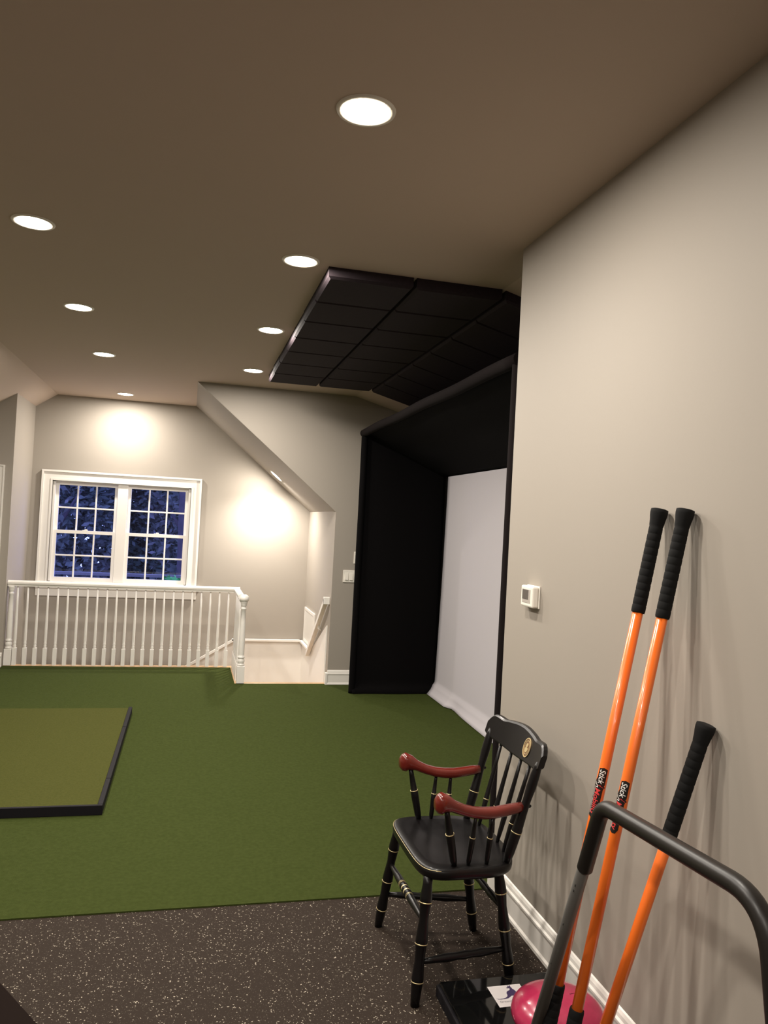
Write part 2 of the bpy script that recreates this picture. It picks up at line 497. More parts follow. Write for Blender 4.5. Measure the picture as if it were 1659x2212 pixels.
# return air grille
gr = empty('return_air_grille', (XN - 0.001, 8.88, 0.2), 'white louvred return air grille on the right stairwell wall', 'vent')
g = MB()
gy0, gy1, gz0, gz1 = 8.52, 9.26, 0.19, 0.585
g.box(XN - 0.016, XN - 0.001, gy0, gy1, gz1 - 0.03, gz1).box(XN - 0.016, XN - 0.001, gy0, gy1, gz0, gz0 + 0.03)
g.box(XN - 0.016, XN - 0.001, gy0, gy0 + 0.03, gz0 + 0.03, gz1 - 0.03).box(XN - 0.016, XN - 0.001, gy1 - 0.03, gy1, gz0 + 0.03, gz1 - 0.03)
g.build('grille_frame', TRIM, gr)
MB().box(XN - 0.004, XN - 0.001, gy0 + 0.03, gy1 - 0.03, gz0 + 0.03, gz1 - 0.03).build('backing', GREY, gr)
vm = None
n = 26
for k in range(n):
    y = gy0 + 0.04 + (gy1 - gy0 - 0.08) * k / (n - 1)
    if vm is None:
        vm = MB().box(XN - 0.013, XN - 0.004, y - 0.008, y + 0.008, gz0 + 0.03, gz1 - 0.03).build('vane', TRIM, gr, loc=(XN - 0.008, y, 0.4))
        ybase = y
    else:
        q = vm.copy(); COL.objects.link(q); q.parent = gr
        q.location = vm.location + Vector((0, y - ybase, 0))

# ------------------------------------------------------------------ window
win = empty('window_1', (-0.755, YW, 0.63), 'white double hung window pair with grilles onto a blue dusk garden', 'window', kind='structure')
def casing():
    mb = MB()
    X0, X1, Z0, Z1 = -1.622, 0.112, 0.775, 2.028
    wd = 0.115
    for a, b, d0 in ((0, wd, 0.018), (0, 0.022, 0.034), (wd - 0.02, wd, 0.026)):
        for (xa, xb, za_, zb) in ((X0 + a, X0 + b, Z0, Z1 - a), (X1 - b, X1 - a, Z0, Z1 - a), (X0 + b, X1 - b, Z1 - b, Z1 - a)):
            mb.box(xa, xb, YW - d0, YW - 0.0005, za_, zb)
    return mb
casing().build('casing', TRIM, win)
jb = MB()
jb.box(WX0, WX0 + 0.022, YW, YW + 0.11, WZ0, WZ1).box(WX1 - 0.022, WX1, YW, YW + 0.11, WZ0, WZ1)
jb.box(WX0, WX1, YW, YW + 0.11, WZ1 - 0.022, WZ1).box(WX0, WX1, YW, YW + 0.11, WZ0, WZ0 + 0.015)
jb.build('jamb', TRIM, win)
XMU = -0.758
MB().box(XMU - 0.055, XMU + 0.055, YW + 0.0, YW + 0.10, WZ0 + 0.015, WZ1 - 0.022, 0.004).build('mullion', TRIM, win)
MB().box(-1.68, 0.165, YW - 0.065, YW + 0.02, 0.745, 0.775, 0.008).build('window_stool', TRIM, win)
ap = MB()
ap.prism([(-1.62, YW - 0.001, 0.745), (-1.62, YW - 0.045, 0.745), (-1.62, YW - 0.040, 0.715), (-1.62, YW - 0.022, 0.70), (-1.62, YW - 0.018, 0.625), (-1.62, YW - 0.001, 0.625)], (1.735, 0, 0))
ap.build('apron', TRIM, win)
def sash(x0, x1, z0, z1, yc, bot=0.045, top=0.035):
    m = MB()
    y0, y1 = yc - 0.016, yc + 0.016
    sd = 0.035
    m.box(x0, x0 + sd, y0, y1, z0, z1).box(x1 - sd, x1, y0, y1, z0, z1)
    m.box(x0 + sd, x1 - sd, y0, y1, z0, z0 + bot).box(x0 + sd, x1 - sd, y0, y1, z1 - top, z1)
    s_ = m.build('sash', TRIM, win)
    gx0, gx1, gz0_, gz1_ = x0 + sd, x1 - sd, z0 + bot, z1 - top
    mw_ = 0.018
    for i in (1, 2):
        x = gx0 + (gx1 - gx0) * i / 3
        MB().box(x - mw_ / 2, x + mw_ / 2, yc - 0.012, yc + 0.010, gz0_, gz1_, 0.003).build('muntin', TRIM, s_)
    zc = (gz0_ + gz1_) / 2
    MB().box(gx0, gx1, yc - 0.0115, yc + 0.0095, zc - mw_ / 2, zc + mw_ / 2, 0.003).build('muntin', TRIM, s_)
    for i in range(3):
        for j in range(2):
            a = gx0 + (gx1 - gx0) * i / 3 + (mw_ / 2 if i else 0); b = gx0 + (gx1 - gx0) * (i + 1) / 3 - (mw_ / 2 if i < 2 else 0)
            c_ = gz0_ if j == 0 else zc + mw_ / 2; d_ = zc - mw_ / 2 if j == 0 else gz1_
            MB().add([(a, yc, c_), (b, yc, c_), (b, yc, d_), (a, yc, d_)], [(0, 1, 2, 3)]).build('pane', GLASS, s_)
    return s_
ZM = 1.345
for (a, b) in ((WX0 + 0.022, XMU - 0.055), (XMU + 0.055, WX1 - 0.022)):
    sash(a, b, WZ0 + 0.015, ZM + 0.016, YW + 0.035)
    sash(a, b, ZM - 0.016, WZ1 - 0.022, YW + 0.070, bot=0.033)
    xm = (a + b) / 2
    lk = MB(); lk.box(xm - 0.028, xm + 0.028, YW + 0.022, YW + 0.055, ZM + 0.016, ZM + 0.024, 0.003).box(xm - 0.004, xm + 0.026, YW + 0.026, YW + 0.036, ZM + 0.024, ZM + 0.034, 0.002)
    lk.build('sash_lock', TRIM, win)

# ------------------------------------------------------------------ door at the left edge
dr = empty('door_1', (-2.25, YL, 0), 'white door with white casing at the left edge', 'door', kind='structure')
cs = MB()
cs.box(-1.885, -1.80, YL - 0.022, YL - 0.001, 0.006, 2.0).box(-2.80, -1.885, YL - 0.022, YL - 0.001, 1.915, 2.0)
cs.box(-1.812, -1.80, YL - 0.034, YL - 0.022, 0.006, 2.0).box(-2.80, -1.812, YL - 0.034, YL - 0.022, 1.988, 2.0)
cs.build('casing', TRIM, dr)
MB().box(-2.70, -1.887, YL - 0.016, YL - 0.001, 0.012, 1.912).build('door_leaf', TRIM, dr)
MB().tube([(-2.63, YL - 0.016, 0.95), (-2.63, YL - 0.05, 0.95), (-2.63, YL - 0.06, 0.95), (-2.63, YL - 0.085, 0.95)], [0.010, 0.010, 0.028, 0.022], 14).build('knob', GREY, dr)

# ------------------------------------------------------------------ recessed ceiling lights
def can(x, y, z, label, slope=None, power=CAN_POWER, spot=math.radians(166), blend=0.55, aim=None, group='recessed ceiling lights', r=0.075):
    e = empty('recessed_ceiling_light', (0, 0, 0), label, 'ceiling light', group)
    seg = 28
    def ring(rad, zz): return [(rad * math.cos(2 * math.pi * k / seg), rad * math.sin(2 * math.pi * k / seg), zz) for k in range(seg)]
    m = MB()
    rings = [ring(r + 0.018, 0.0), ring(r + 0.016, -0.005), ring(r + 0.002, -0.006), ring(r, -0.001)]
    vs = sum(rings, [])
    fs = []
    for i in range(len(rings) - 1):
        for k in range(seg):
            l = (k + 1) % seg
            fs.append((i * seg + k, i * seg + l, (i + 1) * seg + l, (i + 1) * seg + k))
    m.add(vs, fs, True)
    m.build('trim_ring', CANW, e)
    m2 = MB()
    vs = ring(r, -0.002) + ring(r * 0.55, -0.006) + [(0, 0, -0.007)]
    fs = [(k, (k + 1) % seg, seg + (k + 1) % seg, seg + k) for k in range(seg)] + [(seg + k, seg + (k + 1) % seg, 2 * seg) for k in range(seg)]
    m2.add(vs, fs, True)
    m2.build('lens', LENS, e)
    if aim is None:
        ld = bpy.data.lights.new('lamp', 'AREA')
        ld.shape = 'DISK'; ld.size = r * 1.7; ld.energy = power; ld.color = WARM
    else:
        ld = bpy.data.lights.new('lamp', 'SPOT')
        ld.energy = power; ld.color = WARM; ld.spot_size = spot; ld.spot_blend = blend; ld.shadow_soft_size = 0.05
    lo = bpy.data.objects.new('lamp', ld); COL.objects.link(lo)
    lo.parent = e; lo.location = (0, 0, -0.012 if aim is None else -0.055)
    e.location = (x, y, z)
    if slope:
        e.rotation_euler = slope
        if aim is not None: lo.rotation_euler = aim
    return e
XRR, XLR = 0.455, -0.753
for i, y in enumerate((2.34, 3.80, 5.27, 6.78)):
    can(XRR, y, H, ['largest recessed ceiling light, nearest in the right row', 'second recessed light of the right row, left of the black panel corner',
                    'third recessed light of the right row, beside the black panels', 'farthest recessed light of the right row, beside the last black panel'][i])
for i, y in enumerate((3.76, 5.225, 6.71)):
    can(XLR, y, H, ['nearest visible recessed light of the left row', 'second recessed light of the left row', 'third recessed light of the left row'][i])
can(XLR, 8.86, H, 'small recessed light glowing above the window wall', power=CAN_POWER * 1.15)
for x, y in ((XLR, 2.28), (XLR, 0.82), (XLR, -0.65), (XRR, -2.0)):
    can(x, y, H, {2.28: 'recessed light just outside the upper left corner of the view', 0.82: 'recessed light of the left row beside the camera', -0.65: 'recessed light of the left row behind the camera', -2.0: 'recessed light of the right row far behind the camera'}[y])
th = math.atan(KN)
xs = 0.93
can(xs, 8.96, H - KN * xs, 'slanted recessed light on the steep stairwell soffit', slope=(0, th, 0), aim=(0, -th, 0), spot=math.radians(146), blend=1.0, power=46)
sl_light = [o for o in COL.objects if o.name.startswith('recessed_ceiling_light') and o.location.x > 0.9][0]
ld_ = bpy.data.lights.new('lamp', 'AREA'); ld_.shape = 'DISK'; ld_.size = 0.12; ld_.energy = 4.2; ld_.color = WARM
lo_ = bpy.data.objects.new('lamp', ld_); COL.objects.link(lo_); lo_.parent = sl_light; lo_.location = (0, 0, -0.012)

# ------------------------------------------------------------------ acoustic ceiling panels
pa = empty('acoustic_panel_array', (1.3, 5.4, H), 'dark fabric acoustic panels fixed to ceiling above the enclosure', 'acoustic panels')
PY0, PITCHY = 3.83, 0.446
def acoustic(x0, x1, y0, y1, zt, th_, flat=True):
    b = 0.012
    m = MB()
    zs = (zt[0], zt[1])
    def pt(x, y, dz):
        f = (x - x0) / (x1 - x0)
        return (x, y, zs[0] * (1 - f) + zs[1] * f - dz)
    r0 = [pt(x0, y0, 0), pt(x1, y0, 0), pt(x1, y1, 0), pt(x0, y1, 0)]
    r1 = [pt(x0, y0, th_ - b), pt(x1, y0, th_ - b), pt(x1, y1, th_ - b), pt(x0, y1, th_ - b)]
    r2_ = [pt(x0 + b, y0 + b, th_), pt(x1 - b, y0 + b, th_), pt(x1 - b, y1 - b, th_), pt(x0 + b, y1 - b, th_)]
    m.add(r0 + r1 + r2_, [(0, 1, 2, 3)] + [(i, (i + 1) % 4, 4 + (i + 1) % 4, 4 + i) for i in range(4)] + [(4 + i, 4 + (i + 1) % 4, 8 + (i + 1) % 4, 8 + i) for i in range(4)] + [(11, 10, 9, 8)])
    return m
for k in range(7):
    y0 = PY0 + k * PITCHY + random.uniform(-0.003, 0.003); y1 = PY0 + (k + 1) * PITCHY - 0.006
    acoustic(0.603 + random.uniform(-.004, .004), 1.040, y0, y1, (H, H), 0.058).build('acoustic_panel', PANEL, pa)
    acoustic(1.058, 1.525, y0, y1, (H, H), 0.058).build('acoustic_panel', PANEL, pa)
    acoustic(1.545, 2.02, y0, y1, (za(1.545), za(2.02)), 0.058).build('acoustic_panel', PANEL, pa)

# ------------------------------------------------------------------ golf enclosure
ge = empty('golf_enclosure', (1.9, 5.45, 0.006), 'tall black fabric golf simulator enclosure with white impact screen', 'golf enclosure')
EX0, EX1, EY0, EY1, EZ = 1.56, 2.37, 3.66, 7.24, 2.47
def cloth(nu, nv, fn):
    m = MB()
    vs = [fn(i / nu, j / nv) for j in range(nv + 1) for i in range(nu + 1)]
    fs = [(j * (nu + 1) + i, j * (nu + 1) + i + 1, (j + 1) * (nu + 1) + i + 1, (j + 1) * (nu + 1) + i) for j in range(nv) for i in range(nu)]
    return m.add(vs, fs, True)
def solid(o, t):
    md = o.modifiers.new('Solidify', 'SOLIDIFY'); md.thickness = t; md.offset = 0
    return o
# far side curtain
def far_fn(u, v):
    x = EX0 + (EX1 + 0.02 - EX0) * u
    z = 0.013 + (EZ - 0.005) * v
    if u > 0: z = min(z, EZ - u * 0.0)
    fl_ = 0.055 * max(0, 1 - v / 0.03) ** 1.5
    return (x, EY1 - 0.01 - fl_ + 0.006 * math.sin(u * 9 + v * 3) * (1 - v * 0.5), z)
solid(cloth(24, 60, far_fn).build('side_curtain', BLACKFAB, ge), 0.006)
def near_fn(u, v):
    return (EX0 + (EX1 + 0.02 - EX0) * u, EY0 + 0.01 + 0.006 * math.sin(u * 8 + v * 4), 0.013 + (EZ - 0.005) * v)
solid(cloth(16, 30, near_fn).build('side_curtain', BLACKFAB, ge), 0.006)
# sloping baffle from front beam down to the screen top
def top_fn(u, v):
    x = EX0 + (EX1 - EX0) * u
    return (x, EY0 + (EY1 - EY0) * v, EZ - (EZ - 2.10) * u ** 1.1 - 0.02 * math.sin(u * math.pi))
solid(cloth(14, 24, top_fn).build('top_baffle', BLACKFAB, ge), 0.006)
def roof_fn(u, v):
    return (EX0 + (EX1 + 0.06 - EX0) * u, EY0 + (EY1 - EY0) * v, EZ + 0.012)
solid(cloth(2, 4, roof_fn).build('roof_cloth', BLACKFAB, ge), 0.004)
# frame sleeves
def post(x, y, m=SLEEVE):
    z = [0.0085, 0.03, 0.6, 1.2, 1.8, EZ]
    MB().tube([(x + (random.uniform(-.002, .002) if q > 0.3 else 0), y, q) for q in z], 0.030, 14).build('post_sleeve', m, ge)
post(EX0, EY0); post(EX0 + 0.004, EY1 - 0.01, BLACKFAB)
def roundsleeve(y0, y1):
    P, R_ = [], []
    for k in range(25):
        f = k / 24
        P.append((EX0 - 0.002, y0 + (y1 - y0) * f, EZ + 0.004 * math.sin(f * 17))); R_.append(0.036)
    return MB().tube(P, R_, 16)
roundsleeve(EY0 - 0.03, EY1 + 0.02).build('top_beam_sleeve', SLEEVE, ge)
MB().tube([(EX1 + 0.05, EY0, 0.01), (EX1 + 0.05, EY0, EZ)], 0.022, 10).build('rear_post', SLEEVE, ge)
MB().tube([(EX1 + 0.05, EY1, 0.01), (EX1 + 0.05, EY1, EZ)], 0.022, 10).build('rear_post', SLEEVE, ge)
MB().tube([(EX1 + 0.05, EY0, EZ), (EX1 + 0.05, EY1, EZ)], 0.022, 10).build('rear_beam', SLEEVE, ge)
# black back cloth behind and around the screen
def back_fn(u, v):
    return (EX1 + 0.03, EY0 + (EY1 - EY0) * u, 0.01 + (EZ - 0.01) * v)
solid(cloth(4, 4, back_fn).build('back_cloth', BLACKFAB, ge), 0.004)
# white screen with hem curling toward the room at the floor
def scr_fn(u, v):
    y = EY0 + 0.05 + (7.06 - EY0 - 0.05) * u
    z = 0.013 + 2.082 * v
    y += (0.10 * (1 - v) ** 1.6) * u
    x = EX1 - 0.012
    if z < 0.13: x -= 0.075 * ((0.13 - z) / 0.12) ** 1.4 * (0.4 + 0.6 * math.sin(math.pi * min(1, u * 1.15 + 0.1)) ** 0.5 if u < 0.85 else 1)
    x -= 0.010 * math.exp(-((z - 0.10) / 0.022) ** 2)
    x += 0.014 * math.sin(math.pi * u) * math.sin(math.pi * v)
    return (x, y, z)
solid(cloth(40, 90, scr_fn).build('impact_screen', SCREEN, ge), 0.003)

# ------------------------------------------------------------------ hitting mat
hm = empty('hitting_mat', (-1.2, 5.4, 0.006), 'olive green hitting mat with black rubber edging on the turf', 'golf mat')
MX, MY0, MY1, MZ = -0.362, 4.335, 6.50, 0.055
MB().box(-2.4, MX - 0.028, MY0 + 0.022, MY1, 0.006, MZ - 0.004, 0.004).build('mat_surface', MATTURF, hm)
MB().box(-2.4, MX, MY0, MY0 + 0.021, 0.006, MZ + 0.003, 0.003).build('edge_strip', RUBBERB, hm)
for a, b in ((MY0 + 0.022, 4.77), (4.776, 5.90), (5.906, 6.505)):
    MB().box(MX - 0.027, MX, a, b, 0.006, MZ + 0.003, 0.003).build('edge_strip', RUBBERB, hm)

# ------------------------------------------------------------------ stair railing
rl = empty('stair_railing', (-0.6, YRAIL, 0.01), 'white wooden balustrade with turned balusters guarding the stair opening', 'railing')
RX = 0.528
def hr_prof(c0, c1):
    # moulded handrail, profile (offset, height)
    return None
def rail_prism(p0, p1):
    p0, p1 = Vector(p0), Vector(p1)
    d = (p1 - p0).normalized(); n_ = Vector((-d.y, d.x, 0))
    prof = [(-0.020, 0.0), (0.020, 0.0), (0.022, 0.012), (0.031, 0.024), (0.032, 0.040), (0.024, 0.052), (0.010, 0.058), (-0.010, 0.058), (-0.024, 0.052), (-0.032, 0.040), (-0.031, 0.024), (-0.022, 0.012)]
    return MB().prism([p0 + n_ * a + Vector((0, 0, b)) for a, b in prof], p1 - p0)
HRZ = 0.800
rail_prism((XL + 0.002, YRAIL, HRZ), (RX + 0.03, YRAIL, HRZ)).build('handrail', TRIM, rl)
rail_prism((RX, YRAIL + 0.0, HRZ), (RX, YM + 0.10, HRZ)).build('handrail', TRIM, rl)
# over-the-post cap at newel
NX, NY = 0.552, YM + 0.045
cpn = MB().tube([(NX - 0.0, NY, HRZ - 0.005), (NX, NY, HRZ + 0.0), (NX, NY, HRZ + 0.020), (NX, NY, HRZ + 0.045), (NX, NY, HRZ + 0.060)], [0.03, 0.042, 0.046, 0.042, 0.022], 20)
cpn.build('newel_cap', TRIM, rl)
def newel(x, y, sc=1.0, ztop_=HRZ):
    z0 = 0.010
    MB().box(x - 0.036 * sc, x + 0.036 * sc, y - 0.036 * sc, y + 0.036 * sc, z0, 0.175, 0.003).build('newel_base', TRIM, rl)
    pr = [(0.175, 0.030), (0.180, 0.036), (0.190, 0.036), (0.196, 0.028), (0.203, 0.030), (0.222, 0.036), (0.240, 0.030), (0.247, 0.025), (0.252, 0.034), (0.262, 0.034), (0.268, 0.026),
          (0.285, 0.027), (0.35, 0.029), (0.45, 0.028), (0.60, 0.024), (0.715, 0.021), (0.722, 0.027), (0.732, 0.027), (0.738, 0.020), (0.75, 0.022), (0.757, 0.029), (0.765, 0.028), (0.770, 0.030), (0.79, 0.034), (HRZ, 0.036)]
    MB().tube([(x, y, z) for z, r in pr], [r * sc for z, r in pr], 20).build('newel_post', TRIM, rl)
newel(NX, NY)
newel(-1.692, YRAIL, 0.95)
bal = None
def baluster(x, y):
    global bal
    if bal is None:
        m = MB()
        m.box(x - 0.0185, x + 0.0185, y - 0.0185, y + 0.0185, 0.010, 0.185, 0.002)
        pr = [(0.183, 0.0175), (0.192, 0.012), (0.199, 0.0145), (0.207, 0.0145), (0.213, 0.012), (0.228, 0.014), (0.235, 0.0145), (0.241, 0.0125), (0.27, 0.0145), (0.38, 0.014), (0.62, 0.0105), (HRZ, 0.0080)]
        m.tube([(x, y, z) for z, r in pr], [r for z, r in pr], 12)
        bal = m.build('baluster', TRIM, rl, loc=(x, y, 0.01))
        bal['x0'] = 0
        return bal
    q = bal.copy(); COL.objects.link(q); q.parent = rl
    q.location = Vector((x, y, 0.01)) - parent_world(rl)
    return q
k = 0
x = -1.634
while x < 0.48:
    baluster(x, YRAIL); x += 0.0945
for k in range(8):
    baluster(RX, YM + 0.15 + k * 0.094)
del bal['x0']
for o in rl.children:
    if o.name.startswith('baluster') and 'x0' in o: del o['x0']

# ------------------------------------------------------------------ switches and thermostat
sw = empty('light_switch', (1.56, YM, 1.02), 'white two-gang rocker light switch plate beside the enclosure', 'light switch')
MB().box(1.500, 1.618, YM - 0.008, YM - 0.0005, 1.018, 1.138, 0.003).build('plate', PLASTW, sw)
for x in (1.536, 1.582):
    MB().prism([(x - 0.017, YM - 0.008, 1.042), (x - 0.017, YM - 0.016, 1.042), (x - 0.017, YM - 0.010, 1.112), (x - 0.017, YM - 0.008, 1.112)], (0.034, 0, 0)).build('rocker', PLASTW, sw)
s2_ = empty('light_switch', (1.65, YM, 1.22), 'white wall plate half hidden behind the black curtain, above the switch', 'light switch')
MB().box(1.600, 1.70, YM - 0.008, YM - 0.0005, 1.205, 1.325, 0.003).build('plate', PLASTW, s2_)
MB().prism([(1.633, YM - 0.008, 1.23), (1.633, YM - 0.016, 1.23), (1.633, YM - 0.010, 1.30), (1.633, YM - 0.008, 1.30)], (0.034, 0, 0)).build('rocker', PLASTW, s2_)

tm = empty('thermostat', (XR, 2.965, 1.30), 'small square white thermostat with grey display on the right wall', 'thermostat')
TY0, TY1, TZ0, TZ1 = 2.905, 3.020, 1.298, 1.385
MB().box(XR - 0.006, XR - 0.0005, TY0 - 0.002, TY1 + 0.002, TZ0 - 0.002, TZ1 + 0.002, 0.002).build('wall_plate', PLASTW, tm)
MB().box(XR - 0.034, XR - 0.006, TY0, TY1, TZ0, TZ1, 0.007).build('housing', PLASTW, tm)
MB().box(XR - 0.0352, XR - 0.034, TY0 + 0.022, TY1 - 0.018, TZ0 + 0.018, TZ1 - 0.014, 0.0004).build('display_bezel', LCDF, tm)
MB().box(XR - 0.0362, XR - 0.0352, TY0 + 0.038, TY1 - 0.020, TZ0 + 0.032, TZ1 - 0.016, 0.0003).build('display', LCD, tm)

# ------------------------------------------------------------------ armchair
CY = 2.78
ch = empty('armchair', (1.0, CY, 0), 'black spindle-back armchair with gold rings, red wooden arms and bronze seal', 'chair')
def gold_ring(p0, p1, t, r, parent, w_=0.0016, name='gold_ring'):
    p0, p1 = Vector(p0), Vector(p1)
    d = (p1 - p0); L = d.length
    a = p0 + d * (t - w_ / L); b = p0 + d * (t + w_ / L)
    MB().tube([a, b], r, 14).build(name, GOLD, parent)
# seat
def seat():
    N = 72
    def outline(sc, dz):
        out = []
        for k in range(N):
            a = 2 * math.pi * k / N
            ca_, sa_ = math.cos(a), math.sin(a)
            e = 5.5 if ca_ < 0 else 3.2
            rr = (abs(ca_) ** e + abs(sa_) ** e) ** (-1 / e)
            x = 1.018 + 0.188 * rr * ca_ * sc
            wy = 0.250 if ca_ < 0 else 0.250
            y = CY + wy * rr * sa_ * sc
            # front edge bows forward slightly
            if ca_ < 0: x -= 0.003 * (1 - abs(rr * sa_) ** 2)
            out.append((x, y, dz))
        return out
    rings = [(0.90, 0.400), (0.965, 0.401), (0.99, 0.408), (1.0, 0.418), (1.0, 0.428), (0.985, 0.437), (0.955, 0.4405), (0.80, 0.440), (0.5, 0.434), (0.2, 0.431)]
    vs = sum([outline(a, b) for a, b in rings], [])
    fs = []
    for i in range(len(rings) - 1):
        for k in range(N):
            l = (k + 1) % N
            fs.append((i * N + k, i * N + l, (i + 1) * N + l, (i + 1) * N + k))
    fs.append(tuple(range(N - 1, -1, -1)))
    n = (len(rings) - 1) * N
    fs.append(tuple(n + k for k in range(N)))
    m = MB(); m.add(vs, fs, True)
    return m
st = seat().build('seat', CHAIRB, ch)
# thin gold line along the front rim of the seat
gl = []
for k in range(-16, 17):
    a = math.pi + k / 16 * 0.98
    ca_, sa_ = math.cos(a), math.sin(a)
    e = 5.5 if ca_ < 0 else 3.2
    rr = (abs(ca_) ** e + abs(sa_) ** e) ** (-1 / e)
    x = 1.018 + 0.188 * rr * ca_ * 0.992; y = CY + 0.25 * rr * sa_ * 0.992
    if ca_ < 0: x -= 0.003 * (1 - abs(rr * sa_) ** 2)
    gl.append((x, y, 0.4345))
MB().tube(gl, 0.0009, 6).build('gold_line', GOLD, st)
LEGP = [(0, 0.017), (0.06, 0.0165), (0.16, 0.0205), (0.20, 0.021), (0.215, 0.0195), (0.33, 0.016), (0.48, 0.0205), (0.52, 0.021), (0.535, 0.0195), (0.66, 0.0165), (0.78, 0.0205), (0.81, 0.021), (0.825, 0.0195), (0.92, 0.017), (1.0, 0.0145)]
LEGS = {}
for nm, (tx, ty, fx, fy) in dict(fn=(0.862, -0.205, 0.818, -0.262), ff=(0.862, 0.205, 0.818, 0.262), bn=(1.130, -0.180, 1.192, -0.190), bf=(1.130, 0.170, 1.190, 0.180)).items():
    p0, p1 = Vector((tx, CY + ty, 0.405)), Vector((fx, CY + fy, 0.0))
    LEGS[nm] = (p0, p1)
    lg = MB().turned(p0, p1, LEGP, 18).build('leg', CHAIRB, ch)
    for t in (0.215 - 0.01, 0.525, 0.815): gold_ring(p0, p1, t, 0.0216, lg)
def legpt(nm, z):
    a, b = LEGS[nm]
    return a.lerp(b, (0.405 - z) / 0.405)
SP = [(0, 0.008), (0.15, 0.011), (0.3, 0.0145), (0.42, 0.012), (0.5, 0.0145), (0.58, 0.012), (0.7, 0.0145), (0.85, 0.011), (1, 0.008)]
for a, b, za_, zb in (('fn', 'bn', 0.135, 0.125), ('ff', 'bf', 0.135, 0.125), ('bn', 'bf', 0.265, 0.265)):
    MB().turned(legpt(a, za_), legpt(b, zb), SP, 12).build('stretcher', CHAIRB, ch)
fp0, fp1 = legpt('fn', 0.262), legpt('ff', 0.262)
FS = [(0, 0.008), (0.1, 0.010), (0.3, 0.0145), (0.42, 0.0135), (0.43, 0.016), (0.45, 0.016), (0.46, 0.0125), (0.475, 0.0125), (0.485, 0.016), (0.515, 0.016), (0.525, 0.0125), (0.54, 0.0125), (0.55, 0.016), (0.57, 0.016), (0.58, 0.0135), (0.7, 0.0145), (0.9, 0.010), (1, 0.008)]
fstr = MB().turned(fp0, fp1, FS, 14).build('stretcher', CHAIRB, ch)
for t in (0.468, 0.532): gold_ring(fp0, fp1, t, 0.0145, fstr, 0.004)
for t in (0.385, 0.40, 0.60, 0.615): gold_ring(fp0, fp1, t, 0.0147, fstr, 0.0008)
# crest rail (bowed, shaped top)
def bow(t): return 0.028 * (1 - t * t)
CW = 0.252
def lean(z): return 1.240 + (z - 0.78) * 0.30
def crest():
    N = 40
    vs, fs = [], []
    ring = 0
    for k in range(N + 1):
        t = -1 + 2 * k / N
        at_ = abs(t)
        top = 0.852 + 0.011 * (0.5 + 0.5 * math.cos(min(1, at_ / 0.62) * math.pi)) - 0.004 * math.exp(-((at_ - 0.60) / 0.12) ** 2)
        end = max(0.0, (at_ - 0.82) / 0.18)
        top -= 0.030 * end ** 2.4
        bot = 0.757 - 0.006 * math.cos(t * math.pi) + (0.014 * end ** 2)
        y = CY + t * CW
        th_ = 0.0115
        for z, o in ((bot, -th_), (bot + 0.004, -th_ - 0.001), (top - 0.006, -th_ - 0.001), (top, -th_ + 0.005), (top, th_ - 0.004), (top - 0.006, th_), (bot + 0.004, th_), (bot, th_ - 0.003)):
            vs.append((lean(z) + bow(t) + o, y, z))
    for k in range(N):
        for j in range(8):
            l = (j + 1) % 8
            fs.append((k * 8 + j, k * 8 + l, (k + 1) * 8 + l, (k + 1) * 8 + j))
    fs.append(tuple(range(8))); fs.append(tuple(N * 8 + j for j in range(7, -1, -1)))
    m = MB(); m.add(vs, fs, False)
    return m
cr = crest().build('crest_rail', CHAIRB, ch)
# oval seal on the crest, facing the seat (-X)
def oval(y0, z0, ry, rz, off, th_, name, m, parent, inner=0.0):
    N = 36
    def P(sc, o):
        out = []
        for k in range(N):
            a = 2 * math.pi * k / N
            y = y0 + ry * sc * math.cos(a); z = z0 + rz * sc * math.sin(a)
            t = (y - CY) / CW
            out.append((lean(z) + bow(t) - 0.0125 - o, y, z))
        return out
    mb = MB()
    if inner:
        vs = P(1, off) + P(1, off + th_) + P(inner, off + th_) + P(inner, off)
        fs = [(r_ * N + k, r_ * N + (k + 1) % N, ((r_ + 1) % 4) * N + (k + 1) % N, ((r_ + 1) % 4) * N + k) for r_ in range(4) for k in range(N)]
    else:
        vs = P(1, off) + P(1, off + th_)
        fs = [(k, (k + 1) % N, N + (k + 1) % N, N + k) for k in range(N)] + [tuple(range(N, 2 * N)), tuple(range(N - 1, -1, -1))]
    mb.add(vs, fs)
    return mb.build(name, m, parent)
SYc, SZc = CY - 0.092, 0.806
sl = oval(SYc, SZc, 0.032, 0.034, 0.0, 0.0018, 'seal_disc', BRONZE, cr)
oval(SYc, SZc, 0.0325, 0.0345, 0.0018, 0.0012, 'seal_ring', GOLD, cr, inner=0.90)
oval(SYc, SZc, 0.023, 0.0245, 0.0018, 0.0008, 'seal_ring', GOLD, cr, inner=0.93)
oval(SYc, SZc + 0.007, 0.007, 0.008, 0.0018, 0.002, 'seal_figure', GOLD, cr)
oval(SYc, SZc - 0.008, 0.012, 0.009, 0.0018, 0.0016, 'seal_figure', GOLD, cr)
# back posts
POSTP = [(0, 0.013), (0.1, 0.017), (0.33, 0.019), (0.345, 0.018), (0.5, 0.0155), (0.62, 0.0145), (0.76, 0.0175), (0.88, 0.0165), (0.95, 0.014), (1, 0.010)]
for sg in (-1, 1):
    p0 = Vector((1.148, CY + sg * 0.205, 0.437)); p1 = Vector((lean(0.792) + bow(1) + 0.002, CY + sg * 0.226, 0.792))
    po = MB().turned(p0, p1, POSTP, 16).build('back_post', CHAIRB, ch)
    gold_ring(p0, p1, 0.30, 0.0196, po)
    q = p0.lerp(p1, 0.56)
    MB().tube([q, q + Vector((0.02, sg * 0.0, 0.0)), q + Vector((0.024, 0, 0))], [0.006, 0.006, 0.003], 10).build('screw_plug', CHAIRB, po)
